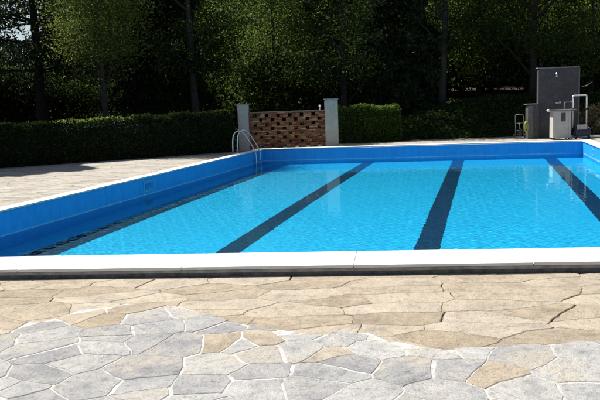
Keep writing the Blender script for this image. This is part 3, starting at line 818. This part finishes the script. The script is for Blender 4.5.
KINDS = {
 'cedar': (conifer, dict(H=15, base=2.4, R_=4.4, size=.08, leaf=M['needle'], bark=M['bark'], seed=31, r0=.20, step=.8, dens=170, droop=.13)),
 'spruce': (conifer, dict(H=17, base=1.2, R_=3.0, size=.13, leaf=M['needle'], bark=M['bark'], seed=32, r0=.22, step=.42, dens=120, droop=.42)),
 'birch': (broadleaf, dict(H=12, base=4.0, R_=1.75, nclump=110, nleaf=44000, size=.062, leaf=M['leaf_light'], bark=M['bark_grey'], seed=33, r0=.13, hang=1.5)),
 'oak': (broadleaf, dict(H=15, base=2.8, R_=3.6, nclump=100, nleaf=30000, size=.105, leaf=M['leaf_dark'], bark=M['bark'], seed=34, r0=.22)),
 'maple': (broadleaf, dict(H=14, base=1.6, R_=3.4, nclump=100, nleaf=34000, size=.095, leaf=M['leaf_mid'], bark=M['bark'], seed=35, r0=.16, hang=.9)),
 'tall_oak': (broadleaf, dict(H=17, base=3.8, R_=3.6, nclump=100, nleaf=28000, size=.105, leaf=M['leaf_dark'], bark=M['bark_grey'], seed=36, r0=.24, hang=.9)),
 'shrub': (broadleaf, dict(H=2.6, base=.35, R_=1.5, nclump=40, nleaf=9000, size=.09, leaf=M['leaf_dark'], bark=M['bark'], seed=37, r0=.05)),
}
protos = {}
def plant(kind, px, d, label, cat='tree', name=None, s=.8, rz=0.0, group=None, sink=0):
    """px: sight line across the view as (px-300)/720; d: metres away"""
    x = (px - 300 + 2.8) / 720 * d
    if kind not in protos:
        fn, kw = KINDS[kind]; protos[kind] = fn(**kw); o = protos[kind]
    else: o = copy_tree(protos[kind])
    o.name = name or {'cedar': 'cedar_tree', 'spruce': 'spruce_tree', 'birch': 'birch_tree', 'oak': 'broadleaf_tree', 'maple': 'maple_tree', 'tall_oak': 'broadleaf_tree', 'shrub': 'shrub'}[kind]
    o.location = (x, d, ground_z(x, d) - sink); o.rotation_euler = (0, 0, rz); o.scale = (s, s, s)
    return tag(o, label, cat, group)
# nearest trees, each told apart
plant('cedar', 45, 35, 'dark conifer with layered level branches and bare trunk, sky showing through at the far left', rz=.4, s=1.25)
plant('birch', 107, 29, 'pale yellow-green leafy tree hanging over the left hedge, lightest tree of the wood', rz=1.0, s=.95)
plant('spruce', 168, 36, 'black drooping spruce right of the pale yellow-green tree', rz=.3)
plant('tall_oak', 198, 34, 'tall dark tree with grey trunk rising behind the right end of the long hedge', rz=2.2)
plant('maple', 277, 38, 'mid-green leafy tree with sun spots straight above the brick screen', rz=.6)
plant('oak', 345, 35, 'dark broad tree with black trunk just right of the right grey pillar', rz=1.7)
plant('spruce', 400, 36, 'dark spruce with hanging boughs behind the short hedge', rz=2.0)
plant('tall_oak', 441, 35, 'dark tall tree over the middle of the shaded bank', rz=4.2)
plant('maple', 478, 38, 'leafy green tree left of the tall shower wall', rz=3.1)
plant('oak', 531, 34, 'dark tree with straight black trunk touching the left edge of the shower wall', rz=5.0)
plant('maple', 588, 36, 'green leafy tree behind the top right corner of the shower wall', rz=5.5)
plant('spruce', -68, 26.5, 'dense dark spruce standing behind the far left end of the long hedge', rz=2.1, s=.85)
plant('cedar', -105, 24.5, 'level branched dark conifer outside the left edge behind the long hedge', rz=1.1, s=.8)
# the wood behind, in loose rows
rw_ = random.Random(77); wood = 'trees of the dark wood behind the pool'
LAB = {'spruce': 'dark spruce standing among the trees of the wood behind the pool', 'oak': 'dark broadleaf tree standing among the trees of the wood behind the pool', 'maple': 'green leafy tree standing among the trees of the wood behind the pool', 'tall_oak': 'dark broadleaf tree standing among the trees of the wood behind the pool'}
for d, x0, x1, st in ((48, 100, 690, 42), (60, 84, 700, 40), (73, 80, 710, 34)):
    px = x0 + rw_.uniform(0, 20)
    while px < x1:
        k = rw_.choice(['maple', 'maple', 'maple', 'oak', 'tall_oak'] if d < 50 else ['spruce', 'oak', 'maple', 'tall_oak', 'maple'])
        plant(k, px, d + rw_.uniform(-2, 2), LAB[k], s=rw_.uniform(.85, 1.2), rz=rw_.uniform(0, 6.28), group=wood if k not in ('spruce', 'maple') else {'spruce': 'spruces of the dark wood', 'maple': 'green leafy trees of the wood'}[k])
        px += st * rw_.uniform(.75, 1.25)
# sparse edge of the wood at far left
for px, d, k, s in ((-70, 36, 'spruce', .9), (-120, 40, 'oak', 1), (6, 52, 'oak', .26), (34, 56, 'maple', .27), (66, 54, 'spruce', .6), (-20, 60, 'oak', .3)):
    plant(k, px, d, LAB[k], s=s, rz=px, group={'spruce': 'spruces of the dark wood', 'maple': 'green leafy trees of the wood'}.get(k, wood))
for px in range(-80, 84, 15):
    k = rw_.choice(['oak', 'maple', 'spruce', 'tall_oak']); plant(k, px, rw_.uniform(88, 104), LAB[k], s=rw_.uniform(.14, .34), rz=px, group={'spruce': 'spruces of the dark wood', 'maple': 'green leafy trees of the wood'}.get(k, wood))
# understorey
for px in range(-10, 660, 34):
    for d in (39, 46):
        p = px + rw_.uniform(-14, 14); dd = d + rw_.uniform(-2, 2)
        plant('shrub', p, dd, 'dark bush in the understorey of the wood behind the pool', 'bush', s=rw_.uniform(.8, 1.5), rz=p, group='understorey bushes')
r9 = np.random.RandomState(8); P = []
for k in range(420):
    u = r9.rand(); q = HEDGE_A.lerp(HEDGE_B, u) - hn * abs(r9.exponential(.28)); P.append((q.x, q.y, -.1015))
for k in range(260): P.append((r9.uniform(2, 11), 30.2 - abs(r9.exponential(.35)), -.1015))
for k in range(26): P.append((r9.uniform(-9, -3), r9.uniform(12, 24), -.1015))
P = [p for p in P if not inside(p[0], p[1])]
tag(quads('fallen_leaves', P, 1, .06, simple('dry_leaf', (.16, .10, .05), .8, 0, .4, 3), 1.4, rs=r9, up=9), kind='stuff')
# pale dry bush at the right
rs = np.random.RandomState(5); root = empty('dry_bush', (12.2, 30.2, DZ - .1)); tag(root, 'pale dry olive bush behind the trolley at the right edge', 'bush')
mb = MB(); P = []
for k in range(26):
    a = rs.uniform(0, 6.28); L = rs.uniform(.6, 1.5); e = rs.uniform(.5, 1.3); tip = Vector((math.cos(a) * math.cos(e) * L, math.sin(a) * math.cos(e) * L, math.sin(e) * L))
    mb.tube([(0, 0, 0), tip * .5 + Vector((0, 0, .05)), tip], [.018, .011, .005], 5)
    for q in range(150):
        t = rs.uniform(.35, 1.05); P.append(tuple(np.array(tip) * t + rs.normal(0, .07, 3)))
mb.build('stems', M['bark_grey'], root); quads('foliage', P, 1, .06, M['leaf_pale'], 2.2, parent=root, rs=rs)
